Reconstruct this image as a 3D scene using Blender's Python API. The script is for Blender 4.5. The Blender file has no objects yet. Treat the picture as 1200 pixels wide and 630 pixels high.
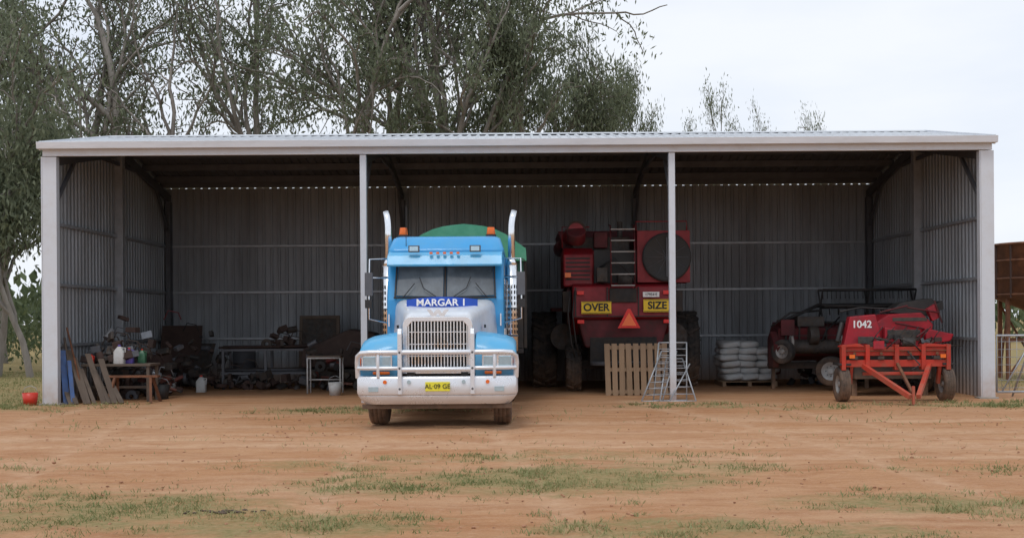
import bpy, bmesh, math, random
import numpy as np
from mathutils import Vector, Matrix, noise, Euler
R=math.radians
scene=bpy.context.scene
F=1440.0
def W(u,v,d):
    v2=v+(u-612)*.007
    return Vector(((u-612)/F*d, d, 1.6-(v2-374)/F*d))
# ---------------------------------------------------------------- materials
def lin(c):
    c=c/255.0
    return c/12.92 if c<=.04045 else ((c+.055)/1.055)**2.4
def S(r,g,b): return (lin(r),lin(g),lin(b))
DUST=(.42,.25,.15)
def mat(name,col,rough=.6,metal=0.0,var=.18,scale=4.0,bump=0.0,bscale=30.0,dirt=None,damt=.5,dscale=3.0,dustz=0.0,dusta=.7,stretch=(1,1,1),coat=0.0,spec=.5):
    m=bpy.data.materials.new(name); m.use_nodes=True
    nt=m.node_tree; N=nt.nodes; L=nt.links
    b=N['Principled BSDF']
    b.inputs['Roughness'].default_value=rough; b.inputs['Metallic'].default_value=metal
    b.inputs['Coat Weight'].default_value=coat
    b.inputs['Specular IOR Level'].default_value=spec
    tc=N.new('ShaderNodeTexCoord'); mp=N.new('ShaderNodeMapping'); mp.inputs['Scale'].default_value=stretch
    L.new(tc.outputs['Object'],mp.inputs['Vector'])
    n=N.new('ShaderNodeTexNoise'); n.inputs['Scale'].default_value=scale; n.inputs['Detail'].default_value=6; n.inputs['Roughness'].default_value=.65
    L.new(mp.outputs[0],n.inputs['Vector'])
    mr=N.new('ShaderNodeMapRange'); mr.inputs['From Min'].default_value=.3; mr.inputs['From Max'].default_value=.7
    mr.inputs['To Min'].default_value=1-var; mr.inputs['To Max'].default_value=1+var
    L.new(n.outputs['Fac'],mr.inputs['Value'])
    vm=N.new('ShaderNodeVectorMath'); vm.operation='SCALE'; vm.inputs[0].default_value=col
    L.new(mr.outputs[0],vm.inputs['Scale']); out=vm.outputs[0]
    def mixc(fac,a,colr):
        mx=N.new('ShaderNodeMix'); mx.data_type='RGBA'
        L.new(fac,mx.inputs[0]); L.new(a,mx.inputs[6]); mx.inputs[7].default_value=(*colr,1)
        return mx.outputs[2]
    if dirt is not None:
        n2=N.new('ShaderNodeTexNoise'); n2.inputs['Scale'].default_value=dscale; n2.inputs['Detail'].default_value=8; n2.inputs['Roughness'].default_value=.7
        L.new(mp.outputs[0],n2.inputs['Vector'])
        r2=N.new('ShaderNodeMapRange'); r2.inputs['From Min'].default_value=.45; r2.inputs['From Max'].default_value=.68; r2.inputs['To Max'].default_value=damt
        L.new(n2.outputs['Fac'],r2.inputs['Value']); out=mixc(r2.outputs[0],out,dirt)
        rr_=N.new('ShaderNodeMapRange'); rr_.inputs['From Min'].default_value=.35; rr_.inputs['From Max'].default_value=.7; rr_.inputs['To Min'].default_value=rough; rr_.inputs['To Max'].default_value=min(1,rough+.3)
        L.new(n2.outputs['Fac'],rr_.inputs['Value']); L.new(rr_.outputs[0],b.inputs['Roughness'])
    if dustz>0:
        g=N.new('ShaderNodeNewGeometry'); sp=N.new('ShaderNodeSeparateXYZ'); L.new(g.outputs['Position'],sp.inputs[0])
        r3=N.new('ShaderNodeMapRange'); r3.inputs['From Min'].default_value=dustz; r3.inputs['From Max'].default_value=0; r3.inputs['To Max'].default_value=dusta
        L.new(sp.outputs['Z'],r3.inputs['Value'])
        mm=N.new('ShaderNodeMath'); mm.operation='MULTIPLY'; L.new(r3.outputs[0],mm.inputs[0]); 
        r4=N.new('ShaderNodeMapRange'); r4.inputs['From Min'].default_value=.3; r4.inputs['From Max'].default_value=.6; r4.inputs['To Min'].default_value=.3
        L.new(n.outputs['Fac'],r4.inputs['Value']); L.new(r4.outputs[0],mm.inputs[1])
        out=mixc(mm.outputs[0],out,DUST)
    L.new(out,b.inputs['Base Color'])
    if bump>0:
        n3=N.new('ShaderNodeTexNoise'); n3.inputs['Scale'].default_value=bscale; n3.inputs['Detail'].default_value=5
        L.new(mp.outputs[0],n3.inputs['Vector'])
        bp=N.new('ShaderNodeBump'); bp.inputs['Strength'].default_value=bump; bp.inputs['Distance'].default_value=.02
        L.new(n3.outputs['Fac'],bp.inputs['Height']); L.new(bp.outputs[0],b.inputs['Normal'])
    return m
M={}
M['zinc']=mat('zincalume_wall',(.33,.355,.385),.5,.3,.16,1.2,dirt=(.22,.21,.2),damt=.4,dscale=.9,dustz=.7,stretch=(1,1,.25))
M['under_shade']=mat('zincalume_underside_shade',(.15,.155,.17),.6,.2,.2,1.2,dirt=(.09,.085,.08),damt=.5,dscale=1.5)  # roof zincalume darkened, ceiling shade put into the colour
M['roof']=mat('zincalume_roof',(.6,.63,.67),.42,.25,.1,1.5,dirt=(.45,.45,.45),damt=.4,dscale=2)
M['gutter']=mat('gutter_paint',(.68,.71,.76),.45,.1,.07,2.0,dirt=(.45,.44,.43),damt=.35,dscale=5,stretch=(.3,1,2))
M['post']=mat('post_galv',(.64,.68,.74),.5,.1,.08,3,dirt=(.45,.43,.42),damt=.4,dscale=3,dustz=.6)
M['steel']=mat('dark_steel',(.12,.125,.14),.6,.3,.2,3)
M['galv']=mat('galvanised',(.4,.42,.45),.45,.4,.15,6)
M['blue']=mat('truck_blue',S(44,152,214),.28,0,.06,2,dirt=S(85,155,195),damt=.4,dscale=2.5,dustz=1.6,dusta=.35,coat=.4)
M['lblue']=mat('truck_light_blue',S(78,170,218),.3,0,.07,2,dirt=S(130,175,198),damt=.45,dscale=3,dustz=1.4,dusta=.3,coat=.3)
M['dblue']=mat('banner_blue',S(18,75,180),.4,0,.06,3)
M['white']=mat('truck_white',(.66,.7,.76),.3,0,.06,3,dirt=(.5,.5,.52),damt=.35,dscale=4,dustz=1.3,dusta=.3,coat=.3)
M['alu']=mat('bullbar_aluminium',(.76,.79,.84),.22,.45,.06,5,dirt=(.6,.58,.58),damt=.4,dscale=5,dustz=.6,dusta=.3)
M['chrome']=mat('chrome',(.86,.88,.91),.08,1,.04,5,dirt=(.6,.59,.58),damt=.25,dscale=6)
M['glass']=mat('dark_glass',(.13,.15,.165),.04,0,.45,1.3,spec=1.0,dirt=(.05,.055,.06),damt=.8,dscale=1.6)  # grey base and dark mottling stand in for reflections on the glass
M['lens']=mat('headlamp_lens',(.45,.62,.72),.08,.3,.1,20,spec=.8)
M['amber']=mat('amber_lens',(.8,.16,.02),.2,0,.1,20)
M['redl']=mat('red_lens',(.75,.02,.015),.25,0,.1,20)
M['black']=mat('black_plastic',(.02,.02,.021),.5,0,.3,6,dirt=(.07,.055,.05),damt=.4)
M['rubber']=mat('tyre_rubber',(.035,.034,.034),.85,0,.25,8,dirt=(.15,.105,.08),damt=.5,dscale=4,dustz=.8,dusta=.5,bump=.2)
M['rim']=mat('rim_paint',(.34,.33,.32),.5,.2,.2,6,dirt=(.2,.13,.09),damt=.6)
M['yellow']=mat('sign_yellow',(.88,.6,.03),.45,0,.06,3,dirt=(.6,.4,.08),damt=.3)
M['plate']=mat('plate_yellow',(.8,.74,.05),.4,0,.05,3)
M['inkb']=mat('sign_black',(.015,.015,.015),.5,0,.1,5)
M['inkw']=mat('letter_white',(.8,.8,.8),.5,0,.05,5)
M['tarp']=mat('green_tarp',S(76,150,118),.7,0,.12,3,bump=.5,bscale=5,dirt=S(110,160,135),damt=.4)
M['dgreen']=mat('tub_green',S(34,84,68),.6,0,.15,3,dirt=S(60,75,68),damt=.6)
M['chassis']=mat('chassis_grime',(.03,.028,.028),.7,.1,.3,5,dirt=(.1,.07,.05),damt=.6,dustz=.6)
M['hred']=mat('harvester_red',S(136,12,26),.4,0,.2,2,dirt=(.12,.02,.025),damt=.7,dscale=2.2,dustz=1.0,dusta=.25)
M['maroon']=mat('faded_maroon',S(88,18,26),.55,0,.3,3,dirt=(.05,.03,.028),damt=.8,dscale=3.5,dustz=.8,dusta=.35)
M['ored']=mat('implement_orange_red',S(184,46,28),.5,0,.2,3,dirt=(.2,.07,.045),damt=.75,dscale=6,dustz=.8,dusta=.4)
M['mred']=mat('hay_machine_red',S(168,22,40),.42,0,.2,3,dirt=(.16,.03,.04),damt=.75,dscale=4,dustz=.8,dusta=.35)
M['wood']=mat('pallet_wood',(.3,.2,.125),.85,0,.3,6,bump=.3,bscale=25,stretch=(1,1,.2),dirt=(.17,.12,.09),damt=.7)
M['gwood']=mat('weathered_wood',(.15,.115,.09),.9,0,.35,6,bump=.3,bscale=30,stretch=(1,1,.2),dirt=(.08,.06,.05),damt=.6)
M['bag']=mat('woven_bag',(.55,.57,.58),.7,0,.12,6,bump=.6,bscale=7,dirt=(.36,.32,.28),damt=.5)
M['rust']=mat('rusty_steel',(.2,.085,.045),.85,.1,.4,4,bump=.3,dirt=(.1,.055,.04),damt=.8,dscale=1.5)
M['drust']=mat('dark_rust',(.075,.045,.038),.85,.1,.35,4,bump=.3,dirt=(.04,.03,.027),damt=.7,dscale=2)
M['brown']=mat('brown_cloth',(.065,.043,.037),.85,0,.3,4,bump=.4,bscale=10)
M['junk']=mat('greasy_metal',(.07,.065,.062),.6,.4,.45,9,bump=.3,dirt=(.13,.085,.06),damt=.7,dscale=7)
M['redp']=mat('red_plastic',(.6,.04,.02),.4,0,.1,5)
M['whitep']=mat('white_plastic',(.55,.56,.56),.4,0,.1,5,dirt=(.34,.3,.26),damt=.5,dscale=8)
M['purple']=mat('purple_plastic',(.12,.08,.35),.4,0,.1,5)
M['greenp']=mat('green_plastic',(.04,.13,.07),.4,0,.1,5)
M['bluep']=mat('blue_paint',(.06,.13,.33),.5,0,.2,5,dirt=(.13,.13,.15),damt=.7)
M['bark']=mat('eucalypt_bark',(.28,.255,.23),.9,0,.35,2.5,bump=.5,bscale=8,dirt=(.11,.09,.075),damt=.8,dscale=1.5,stretch=(1,1,.3))
M['concrete']=mat('concrete',(.35,.33,.3),.9,0,.2,6,bump=.3)
M['stone']=mat('clod',(.36,.19,.11),.95,0,.35,15,bump=.4)
M['fluoro']=mat('fluoro_orange',(1,.2,.06),.4,0,.05,4)
M['dung']=mat('dry_dung',(.1,.07,.05),.95,0,.3,20,bump=.4)
# ---------------------------------------------------------------- mesh builder
class MB:
    def __init__(s): s.v=[];s.f=[];s.m=[];s.s=[];s.mats=[]
    def mi(s,m):
        m=M[m] if isinstance(m,str) else m
        if m not in s.mats: s.mats.append(m)
        return s.mats.index(m)
    def add(s,vs,fs,m,X=None,smooth=False):
        o=len(s.v); i=s.mi(m)
        for p in vs:
            p=Vector(p)
            s.v.append(X@p if X is not None else p)
        for k,f in enumerate(fs):
            s.f.append([a+o for a in f]); s.m.append(i)
            s.s.append(smooth if isinstance(smooth,bool) else smooth[k])
        return s
    def box(s,c,sz,m,rot=None,taper=1.0):
        x,y,z=[a/2 for a in sz]; t=taper
        vs=[(-x,-y,-z),(x,-y,-z),(x,y,-z),(-x,y,-z),(-x*t,-y*t,z),(x*t,-y*t,z),(x*t,y*t,z),(-x*t,y*t,z)]
        X=Matrix.Translation(c)
        if rot: X=X@Euler([R(a) for a in rot]).to_matrix().to_4x4()
        return s.add(vs,[(0,3,2,1),(4,5,6,7),(0,1,5,4),(1,2,6,5),(2,3,7,6),(3,0,4,7)],m,X)
    def b2(s,x0,x1,y0,y1,z0,z1,m,rot=None): return s.box(((x0+x1)/2,(y0+y1)/2,(z0+z1)/2),(abs(x1-x0),abs(y1-y0),abs(z1-z0)),m,rot)
    def beam(s,p0,p1,w,h,m):
        p0=Vector(p0);p1=Vector(p1);d=p1-p0;L=d.length
        q=d.to_track_quat('Y','Z').to_matrix().to_4x4()
        X=Matrix.Translation((p0+p1)/2)@q
        x,y,z=w/2,L/2,h/2
        vs=[(-x,-y,-z),(x,-y,-z),(x,y,-z),(-x,y,-z),(-x,-y,z),(x,-y,z),(x,y,z),(-x,y,z)]
        return s.add(vs,[(0,3,2,1),(4,5,6,7),(0,1,5,4),(1,2,6,5),(2,3,7,6),(3,0,4,7)],m,X)
    def tube(s,pts,r,m,seg=8,cap=True):
        pts=[Vector(p) for p in pts]; n=len(pts)
        rs=r if isinstance(r,(list,tuple)) else [r]*n
        vs=[];fs=[];sm=[]
        t0=(pts[1]-pts[0]).normalized()
        up=Vector((0,0,1)) if abs(t0.z)<.9 else Vector((1,0,0))
        nx=t0.cross(up).normalized()
        for i in range(n):
            t=(pts[min(i+1,n-1)]-pts[max(i-1,0)]).normalized()
            nx=(nx-t*nx.dot(t)).normalized(); ny=t.cross(nx)
            for k in range(seg):
                a=2*math.pi*k/seg
                vs.append(pts[i]+(nx*math.cos(a)+ny*math.sin(a))*rs[i])
        for i in range(n-1):
            for k in range(seg):
                a=i*seg+k;b=i*seg+(k+1)%seg
                fs.append((a,b,b+seg,a+seg));sm.append(True)
        if cap:
            fs.append(tuple(range(seg))[::-1]);sm.append(False)
            fs.append(tuple(range((n-1)*seg,n*seg)));sm.append(False)
        return s.add(vs,fs,m,None,sm)
    def cyl(s,p0,p1,r,m,r1=None,seg=20): return s.tube([p0,p1],[r,r if r1 is None else r1],m,seg)
    def prism(s,prof,axis,a,b,m,smooth=False):
        n=len(prof)
        def mk(p,t):
            return {'x':(t,p[0],p[1]),'y':(p[0],t,p[1]),'z':(p[0],p[1],t)}[axis]
        vs=[mk(p,a) for p in prof]+[mk(p,b) for p in prof]
        fs=[tuple(range(n)),tuple(range(n,2*n))[::-1]]+[(i,(i+1)%n,(i+1)%n+n,i+n) for i in range(n)]
        return s.add(vs,fs,m)
    def loft(s,loops,m,smooth=True):
        n=len(loops[0]);vs=[p for l in loops for p in l];fs=[];sm=[]
        for i in range(len(loops)-1):
            for k in range(n):
                a=i*n+k;b=i*n+(k+1)%n
                fs.append((a,b,b+n,a+n));sm.append(smooth)
        fs.append(tuple(range(n))[::-1]);fs.append(tuple(range((len(loops)-1)*n,len(loops)*n)));sm+=[False,False]
        return s.add(vs,fs,m,None,sm)
    def lathe(s,prof,c,m,axis='x',seg=32):
        c=Vector(c);vs=[];fs=[];n=len(prof)
        for k in range(seg):
            a=2*math.pi*k/seg;ca,sa=math.cos(a),math.sin(a)
            for h,r in prof:
                if axis=='x': p=(h,r*ca,r*sa)
                elif axis=='y': p=(r*ca,h,r*sa)
                else: p=(r*ca,r*sa,h)
                vs.append(c+Vector(p))
        for k in range(seg):
            k2=(k+1)%seg
            for i in range(n-1): fs.append((k*n+i,k*n+i+1,k2*n+i+1,k2*n+i))
        return s.add(vs,fs,m,None,True)
    def ball(s,c,r,m,sub=2,jit=0,seed=0):
        bm=bmesh.new();bmesh.ops.create_icosphere(bm,subdivisions=sub,radius=1)
        rr=random.Random(seed);r=Vector(r) if not isinstance(r,(int,float)) else Vector((r,r,r))
        vs=[Vector((v.co.x*r.x,v.co.y*r.y,v.co.z*r.z))*(1+rr.uniform(-jit,jit))+Vector(c) for v in bm.verts]
        fs=[tuple(v.index for v in f.verts) for f in bm.faces];bm.free()
        return s.add(vs,fs,m,None,jit==0 or jit<.12)
    def obj(s,name,parent=None,loc=None,bevel=0,rot=None,fix=True):
        me=bpy.data.meshes.new(name);me.from_pydata([tuple(v) for v in s.v],[],s.f)
        for m in s.mats: me.materials.append(m)
        me.polygons.foreach_set('material_index',s.m);me.polygons.foreach_set('use_smooth',s.s)
        if fix:
            bm=bmesh.new();bm.from_mesh(me);bmesh.ops.recalc_face_normals(bm,faces=bm.faces);bm.to_mesh(me);bm.free()
        me.update()
        o=bpy.data.objects.new(name,me);scene.collection.objects.link(o)
        if parent: o.parent=parent
        if loc is not None: o.location=loc
        if rot is not None: o.rotation_euler=[R(a) for a in rot]
        if bevel:
            b=o.modifiers.new('b','BEVEL');b.width=bevel;b.segments=2;b.limit_method='ANGLE';b.angle_limit=R(35);b.harden_normals=False
        return o
def empty(name,loc=(0,0,0),rot=(0,0,0)):
    e=bpy.data.objects.new(name,None);scene.collection.objects.link(e);e.location=loc;e.rotation_euler=[R(a) for a in rot];e.empty_display_size=.2;return e
def text(s,size,loc,m,parent,name,rot=(90,0,0),bold=.0,sx=1.0):
    c=bpy.data.curves.new(name,'FONT');c.body=s;c.size=size;c.extrude=.003;c.offset=bold;c.align_x='CENTER';c.align_y='CENTER'
    c.materials.append(M[m]);o=bpy.data.objects.new(name,c);scene.collection.objects.link(o)
    o.location=loc;o.rotation_euler=[R(a) for a in rot];o.scale=(sx,1,1);o.parent=parent;return o
def wheel(b,c,r,w,rimr,m_rim='rim',lugs=0,seg=32,side=1):
    h=w/2
    b.lathe([(-h*.8,rimr),(-h,rimr+(r-rimr)*.35),(-h*.98,r*.93),(-h*.8,r*.985),(-h*.5,r),(-h*.45,r*.975),(-h*.4,r),(-.05*h,r),(0,r*.975),(.05*h,r),(h*.4,r),(h*.45,r*.975),(h*.5,r),(h*.8,r*.985),(h*.98,r*.93),(h,rimr+(r-rimr)*.35),(h*.8,rimr)],c,'rubber','x',seg)
    b.lathe([(-h*.82,rimr*1.0),(-h*.7,rimr*.92),(-h*.3,rimr*.85),(-h*.2,.001),(h*.2,.001),(h*.3,rimr*.85),(h*.7,rimr*.92),(h*.82,rimr)],c,m_rim,'x',seg)
    c=Vector(c);b.cyl(c-Vector((h*.75,0,0)),c+Vector((h*.75,0,0)),rimr*.28,m_rim,seg=12)
    for k in range(8):
        a=k*math.pi/4
        for sg in (-1,1):
            p=c+Vector((sg*h*.3,math.cos(a)*rimr*.55,math.sin(a)*rimr*.55));b.cyl(p-Vector((.02,0,0)),p+Vector((.02,0,0)),rimr*.06,'steel',seg=6)
    if lugs:
        for k in range(lugs):
            a=2*math.pi*k/lugs
            for sg in (-1,1):
                aa=a+(math.pi/lugs if sg>0 else 0)
                p=c+Vector((sg*h*.5,math.cos(aa)*r*1.0,math.sin(aa)*r*1.0))
                X=Matrix.Translation(p)@Matrix.Rotation(aa-math.pi/2,4,'X')@Matrix.Rotation(sg*R(35),4,'Z')
                x,y,z=h*.55,r*.04,r*.04
                vs=[(-x,-y,-z),(x,-y,-z),(x,y,-z),(-x,y,-z),(-x,-y,z),(x,-y,z),(x,y,z),(-x,y,z)]
                b.add(vs,[(0,3,2,1),(4,5,6,7),(0,1,5,4),(1,2,6,5),(2,3,7,6),(3,0,4,7)],'rubber',X)
def arc(cx,cy,r,a0,a1,n): return [(cx+r*math.cos(R(a0+(a1-a0)*i/n)),cy+r*math.sin(R(a0+(a1-a0)*i/n))) for i in range(n+1)]
def corr(b,o,ud,vd,nd,U,V,m,p=.2,dep=.03):
    o=Vector(o);ud=Vector(ud);vd=Vector(vd).normalized();nd=Vector(nd);prof=[]
    n=int(U/p)
    for i in range(n):
        for t,h in ((0,0),(.58,0),(.68,dep),(.9,dep)): prof.append(((i+t)*p,h))
    prof.append((U,0))
    vs=[];fs=[]
    for x,h in prof:
        a=o+ud*x+nd*h;vs+=[a,a+vd*V]
    for i in range(len(prof)-1): fs.append((2*i,2*i+2,2*i+3,2*i+1))
    b.add(vs,fs,m)
# ---------------------------------------------------------------- shed
XL,XR,YF,YB,YR=-9.27,9.12,24.0,32.0,28.0
PX=[-3.08,2.93]
shed=empty('machinery_shed')
def zr(y): return 5.06+.175*(4.15-abs(y-YR))
b=MB();corr(b,(XL,YB,0),(1,0,0),(0,0,1),(0,-1,0),XR-XL,zr(YB)-.034,'zinc');b.obj('back_wall',shed,fix=False)
for nm,x,nx in (('side_wall_a',XL,1),('side_wall_b',XR,-1)):
    b=MB()
    for i in range(40):
        y0=YF+i*.2
        for t0,t1,h0,h1 in ((0,.58,0,0),(.58,.68,0,.03),(.68,.9,.03,.03),(.9,1,.03,0)):
            ya,yb=y0+t0*.2,y0+t1*.2
            b.add([(x+nx*h0,ya,0),(x+nx*h1,yb,0),(x+nx*h1,yb,zr(yb)-.03),(x+nx*h0,ya,zr(ya)-.03)],[(0,1,2,3)],'zinc')
    b.obj(nm,shed,fix=False)
b=MB();sl=math.hypot(1,.175)
for dz,mm_ in ((0,'roof'),(-.006,'under_shade')):  # second sheet just below, a dark copy that paints in the ceiling's shade
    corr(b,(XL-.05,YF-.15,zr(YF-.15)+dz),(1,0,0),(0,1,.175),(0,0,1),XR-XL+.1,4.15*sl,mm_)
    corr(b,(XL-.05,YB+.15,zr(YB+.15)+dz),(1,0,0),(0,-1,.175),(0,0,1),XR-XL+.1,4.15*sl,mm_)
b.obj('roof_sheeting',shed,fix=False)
b=MB();b.prism([(YR-.22,zr(YR-.22)+.035),(YR,zr(YR)+.06),(YR+.22,zr(YR-.22)+.035),(YR,zr(YR)+.045)],'x',XL-.06,XR+.06,'roof')
for x in (XL-.07,XR+.07):
    for sg in (-1,1): b.beam((x,YR+sg*4.17,zr(YR+4.17)-.03),(x,YR,zr(YR)-.03),.03,.18,'gutter')
b.obj('ridge_and_barge_caps',shed)
b=MB()
b.prism([(YF-.28,4.955),(YF-.3,5.085),(YF-.275,5.09),(YF-.27,4.975),(YF-.16,4.975),(YF-.155,5.05),(YF-.14,5.05),(YF-.14,4.955)],'x',XL-.09,XR+.09,'gutter')
b.b2(XL-.03,XR+.03,YF-.13,YF-.05,4.83,5.03,'post')
b.b2(XL-.03,XR+.03,YF-.137,YF-.128,4.83,4.85,'gutter')
b.obj('eave_gutter',shed,bevel=.006)
b=MB()
for x0,x1 in ((-9.34,-9.04),(8.91,9.19)):
    b.b2(x0,x1,YF-.11,YF+.05,-.1,4.82,'post'); b.b2(x0+.02,x0+.028,YF-.114,YF-.109,0,4.8,'galv')
    b.b2(x0-.05,x1+.05,YF-.16,YF+.1,-.1,.03,'concrete')
for x in PX:
    b.b2(x-.06,x+.06,YF-.1,YF-.09,-.1,4.82,'post');b.b2(x-.06,x+.06,YF+.04,YF+.05,-.1,4.82,'post');b.b2(x-.06,x-.045,YF-.089,YF+.039,-.1,4.82,'post');b.b2(x+.045,x+.06,YF-.089,YF+.039,-.1,4.82,'post')
b.obj('front_posts',shed,bevel=.004)
b=MB()
for x in [XL+.14]+PX+[XR-.14]:
    b.b2(x-.06,x+.06,YB-.3,YB-.08,0,4.7,'steel')
    for a,c in ((YF,YR),(YB-.1,YR)):
        b.beam((x,a,zr(a)-.33),(x,c,zr(c)-.33),.07,.2,'steel')
    for a,sg in ((YF+.05,1),(YB-.2,-1)):
        b.beam((x,a,3.9),(x,a+sg*1.1,zr(a+sg*1.1)-.38),.06,.08,'steel')
    b.beam((x,YR-1.2,zr(YR-1.2)-.4),(x,YR+1.2,zr(YR-1.2)-.4),.05,.08,'steel')
for x in (XL+.12,XR-.12): b.b2(x-.09,x+.09,YR-.1,YR+.1,0,5.4,'galv')
b.obj('portal_frames',shed,bevel=.004)
b=MB()
for k in range(-4,5):
    y=YR+k*.98;y=max(y,YF+.1)
    if k==4:y=YB-.6
    b.box(((XL+XR)/2,y,zr(y)-.095),(XR-XL-.08,.06,.15),'steel')
for z in (1.15,2.35,3.55):
    b.b2(XL+.1,XR-.1,YB-.09,YB-.035,z-.025,z+.025,'galv')
    for x,s in ((XL,1),(XR,-1)): b.b2(x+s*.035,x+s*.09,YF+.1,YB-.1,z-.03,z+.03,'galv')
b.obj('purlins_and_girts',shed)
# ---------------------------------------------------------------- ground
patches=[(-3.3,21.8,1.7,.8,.55),(3.2,22.4,1.8,.7,.5),(5.2,21.7,1.2,.5,.45),(8,22.3,2.2,.8,.5),(11.5,22.2,4,1.2,.8),(.3,12.3,1.8,1.2,.8),(-1.1,12.0,1.5,.9,.6),(1.8,13.2,1.3,.9,.48),(-3.4,10.4,1.5,1.2,.72),(-1.9,9.7,1.4,.8,.72),(-4.8,11.2,1.5,1.2,.5),(3.4,10.6,1.3,.7,.66),(1.1,9.45,1.1,.6,.7),(-9.9,22.7,2.0,.8,.5),(-13,26,6,4,.95),(-18,34,12,8,1),(16,30,7,6,.95),(0,50,60,16,1),(2.4,9.1,.9,.5,.6),(0.1,14.4,2.4,.8,.42),(-2.2,13.6,1.5,.7,.42),(4.6,9.9,1.4,.6,.45),(5,13,1.8,.8,.3),(-6,13.8,1.8,.9,.25),(-8,16.5,2.5,.6,.2),(6,17,2.5,.6,.2)]
def gmask(x,y):
    g=0
    for cx,cy,rx,ry,a in patches:
        d=((x-cx)/rx)**2+((y-cy)/ry)**2
        if d<1.6: g=max(g,a*min(1,max(0,1.6-d)/1.4))
    if y>45 or y<-5 or abs(x)>22: g=max(g,.8*min(1,max(y-45,abs(x)-22,0)/10))
    if XL<x<XR and 24.2<y<32: g=0
    return g
def axis(lo,hi,step,lim,k=1.35):
    a=list(np.arange(lo,hi+1e-6,step));s=step;x=a[-1]
    while x<lim: s*=k;x+=s;a.append(x)
    s=step;x=a[0]
    while x>-lim: s*=k;x-=s;a.insert(0,x)
    return a
xs=axis(-14,14,.14,900);ys=axis(6.5,25.5,.11,900)
nx,ny=len(xs),len(ys)
tracks=[lambda y:-2.15+.02*(19-y)**1.5 if y<19 else -2.15,lambda y:-.35+.025*(19-y)**1.5 if y<19 else -.35,lambda y:4.2-.009*(y-8)**2,lambda y:6.1-.009*(y-8)**2,lambda y:-6.5+.01*(24-y)**2,lambda y:-8.2+.01*(24-y)**2]
cro=[(15.6,.5,.25),(17.3,.4,-.3),(14.1,.3,.12),(19.0,.4,.1),(16.4,.3,.35)]
vs=[];ga=[];ta=[]
for y in ys:
    for x in xs:
        g=gmask(x,y);t=0;z=0
        if 6<y<24 and abs(x)<15:
            wob=noise.noise(Vector((x*.4,y*.4,11)))*.25
            for f in tracks:
                d=abs(x-f(y)+wob) if y>8 or f not in tracks[2:4] else 9
                t=max(t,1-d/.24)
            for cy,w,am in cro:
                d=abs(y-(cy+am*math.sin(x*.35+cy))+wob);t=max(t,1.0*(1-d/w))
            t=max(t,0)
            nz=noise.noise(Vector((x*.9,y*.9,0)))*.022+noise.noise(Vector((x*3,y*3,5)))*.014+noise.noise(Vector((x*8,y*8,9)))*.008
            z=nz-.02*min(t,1)
            z*=min(1,max(0,(23.2-y)/1.5))
        elif abs(x)>18 or y>45: z=noise.noise(Vector((x*.05,y*.05,2)))*.15-.05
        vs.append((x,y,z));ga.append(g);ta.append(t)
fs=[(j*nx+i,j*nx+i+1,(j+1)*nx+i+1,(j+1)*nx+i) for j in range(ny-1) for i in range(nx-1)]
me=bpy.data.meshes.new('ground');me.from_pydata(vs,[],fs);me.polygons.foreach_set('use_smooth',[True]*len(fs))
a=me.attributes.new('grass','FLOAT','POINT');a.data.foreach_set('value',ga)
a=me.attributes.new('track','FLOAT','POINT');a.data.foreach_set('value',ta)
gm=bpy.data.materials.new('red_dirt');gm.use_nodes=True;nt=gm.node_tree;N=nt.nodes;L=nt.links;bs=N['Principled BSDF'];bs.inputs['Roughness'].default_value=.95;bs.inputs['Specular IOR Level'].default_value=.1
geo=N.new('ShaderNodeNewGeometry')
def nz(scale,detail=8,rough=.65,st=(1,1,1)):
    mp=N.new('ShaderNodeMapping');mp.inputs['Scale'].default_value=st;L.new(geo.outputs['Position'],mp.inputs[0])
    n=N.new('ShaderNodeTexNoise');n.inputs['Scale'].default_value=scale;n.inputs['Detail'].default_value=detail;n.inputs['Roughness'].default_value=rough
    L.new(mp.outputs[0],n.inputs['Vector']);return n.outputs['Fac']
def rng_(v,a,c,d=0,e=1):
    m=N.new('ShaderNodeMapRange');m.inputs[1].default_value=a;m.inputs[2].default_value=c;m.inputs[3].default_value=d;m.inputs[4].default_value=e;L.new(v,m.inputs[0]);return m.outputs[0]
def mix(f,a,c):
    m=N.new('ShaderNodeMix');m.data_type='RGBA'
    for s,v in ((0,f),(6,a),(7,c)):
        if isinstance(v,tuple): m.inputs[s].default_value=(*v,1)
        elif isinstance(v,float): m.inputs[s].default_value=v
        else: L.new(v,m.inputs[s])
    return m.outputs[2]
def mth(op,a,c):
    m=N.new('ShaderNodeMath');m.operation=op;m.use_clamp=(op!='SUBTRACT')
    for i,v in enumerate((a,c)):
        if isinstance(v,(int,float)): m.inputs[i].default_value=v
        else: L.new(v,m.inputs[i])
    return m.outputs[0]
def att(n):
    a=N.new('ShaderNodeAttribute');a.attribute_name=n;return a.outputs['Fac']
c=mix(rng_(nz(.45,6,.6,(.5,1.3,1)),.35,.65),(.475,.245,.12),(.535,.32,.185))
c=mix(rng_(nz(2.2,8,.7,(.35,1.5,1)),.44,.68,0,.75),c,(.35,.15,.068))
c=mix(rng_(nz(9,6,.7),.52,.75,0,.5),c,(.61,.41,.275))
c=mix(rng_(nz(38,5,.8),.5,.76,0,.65),c,(.25,.115,.06))
c=mix(rng_(nz(90,3,.8),.55,.8,0,.5),c,(.62,.45,.33))
c=mix(mth('MULTIPLY',mth('MULTIPLY',att('track'),.7),rng_(nz(5,7,.7),.35,.6)),c,(.61,.4,.26))
gn=rng_(mth('ADD',mth('MULTIPLY',nz(2.6,9,.8,(.8,1.0,1)),.95),mth('MULTIPLY',att('grass'),.42)),.58,.82)
gcol=mix(rng_(nz(14,5,.7),.35,.65),(.165,.175,.065),(.34,.28,.14))
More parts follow.
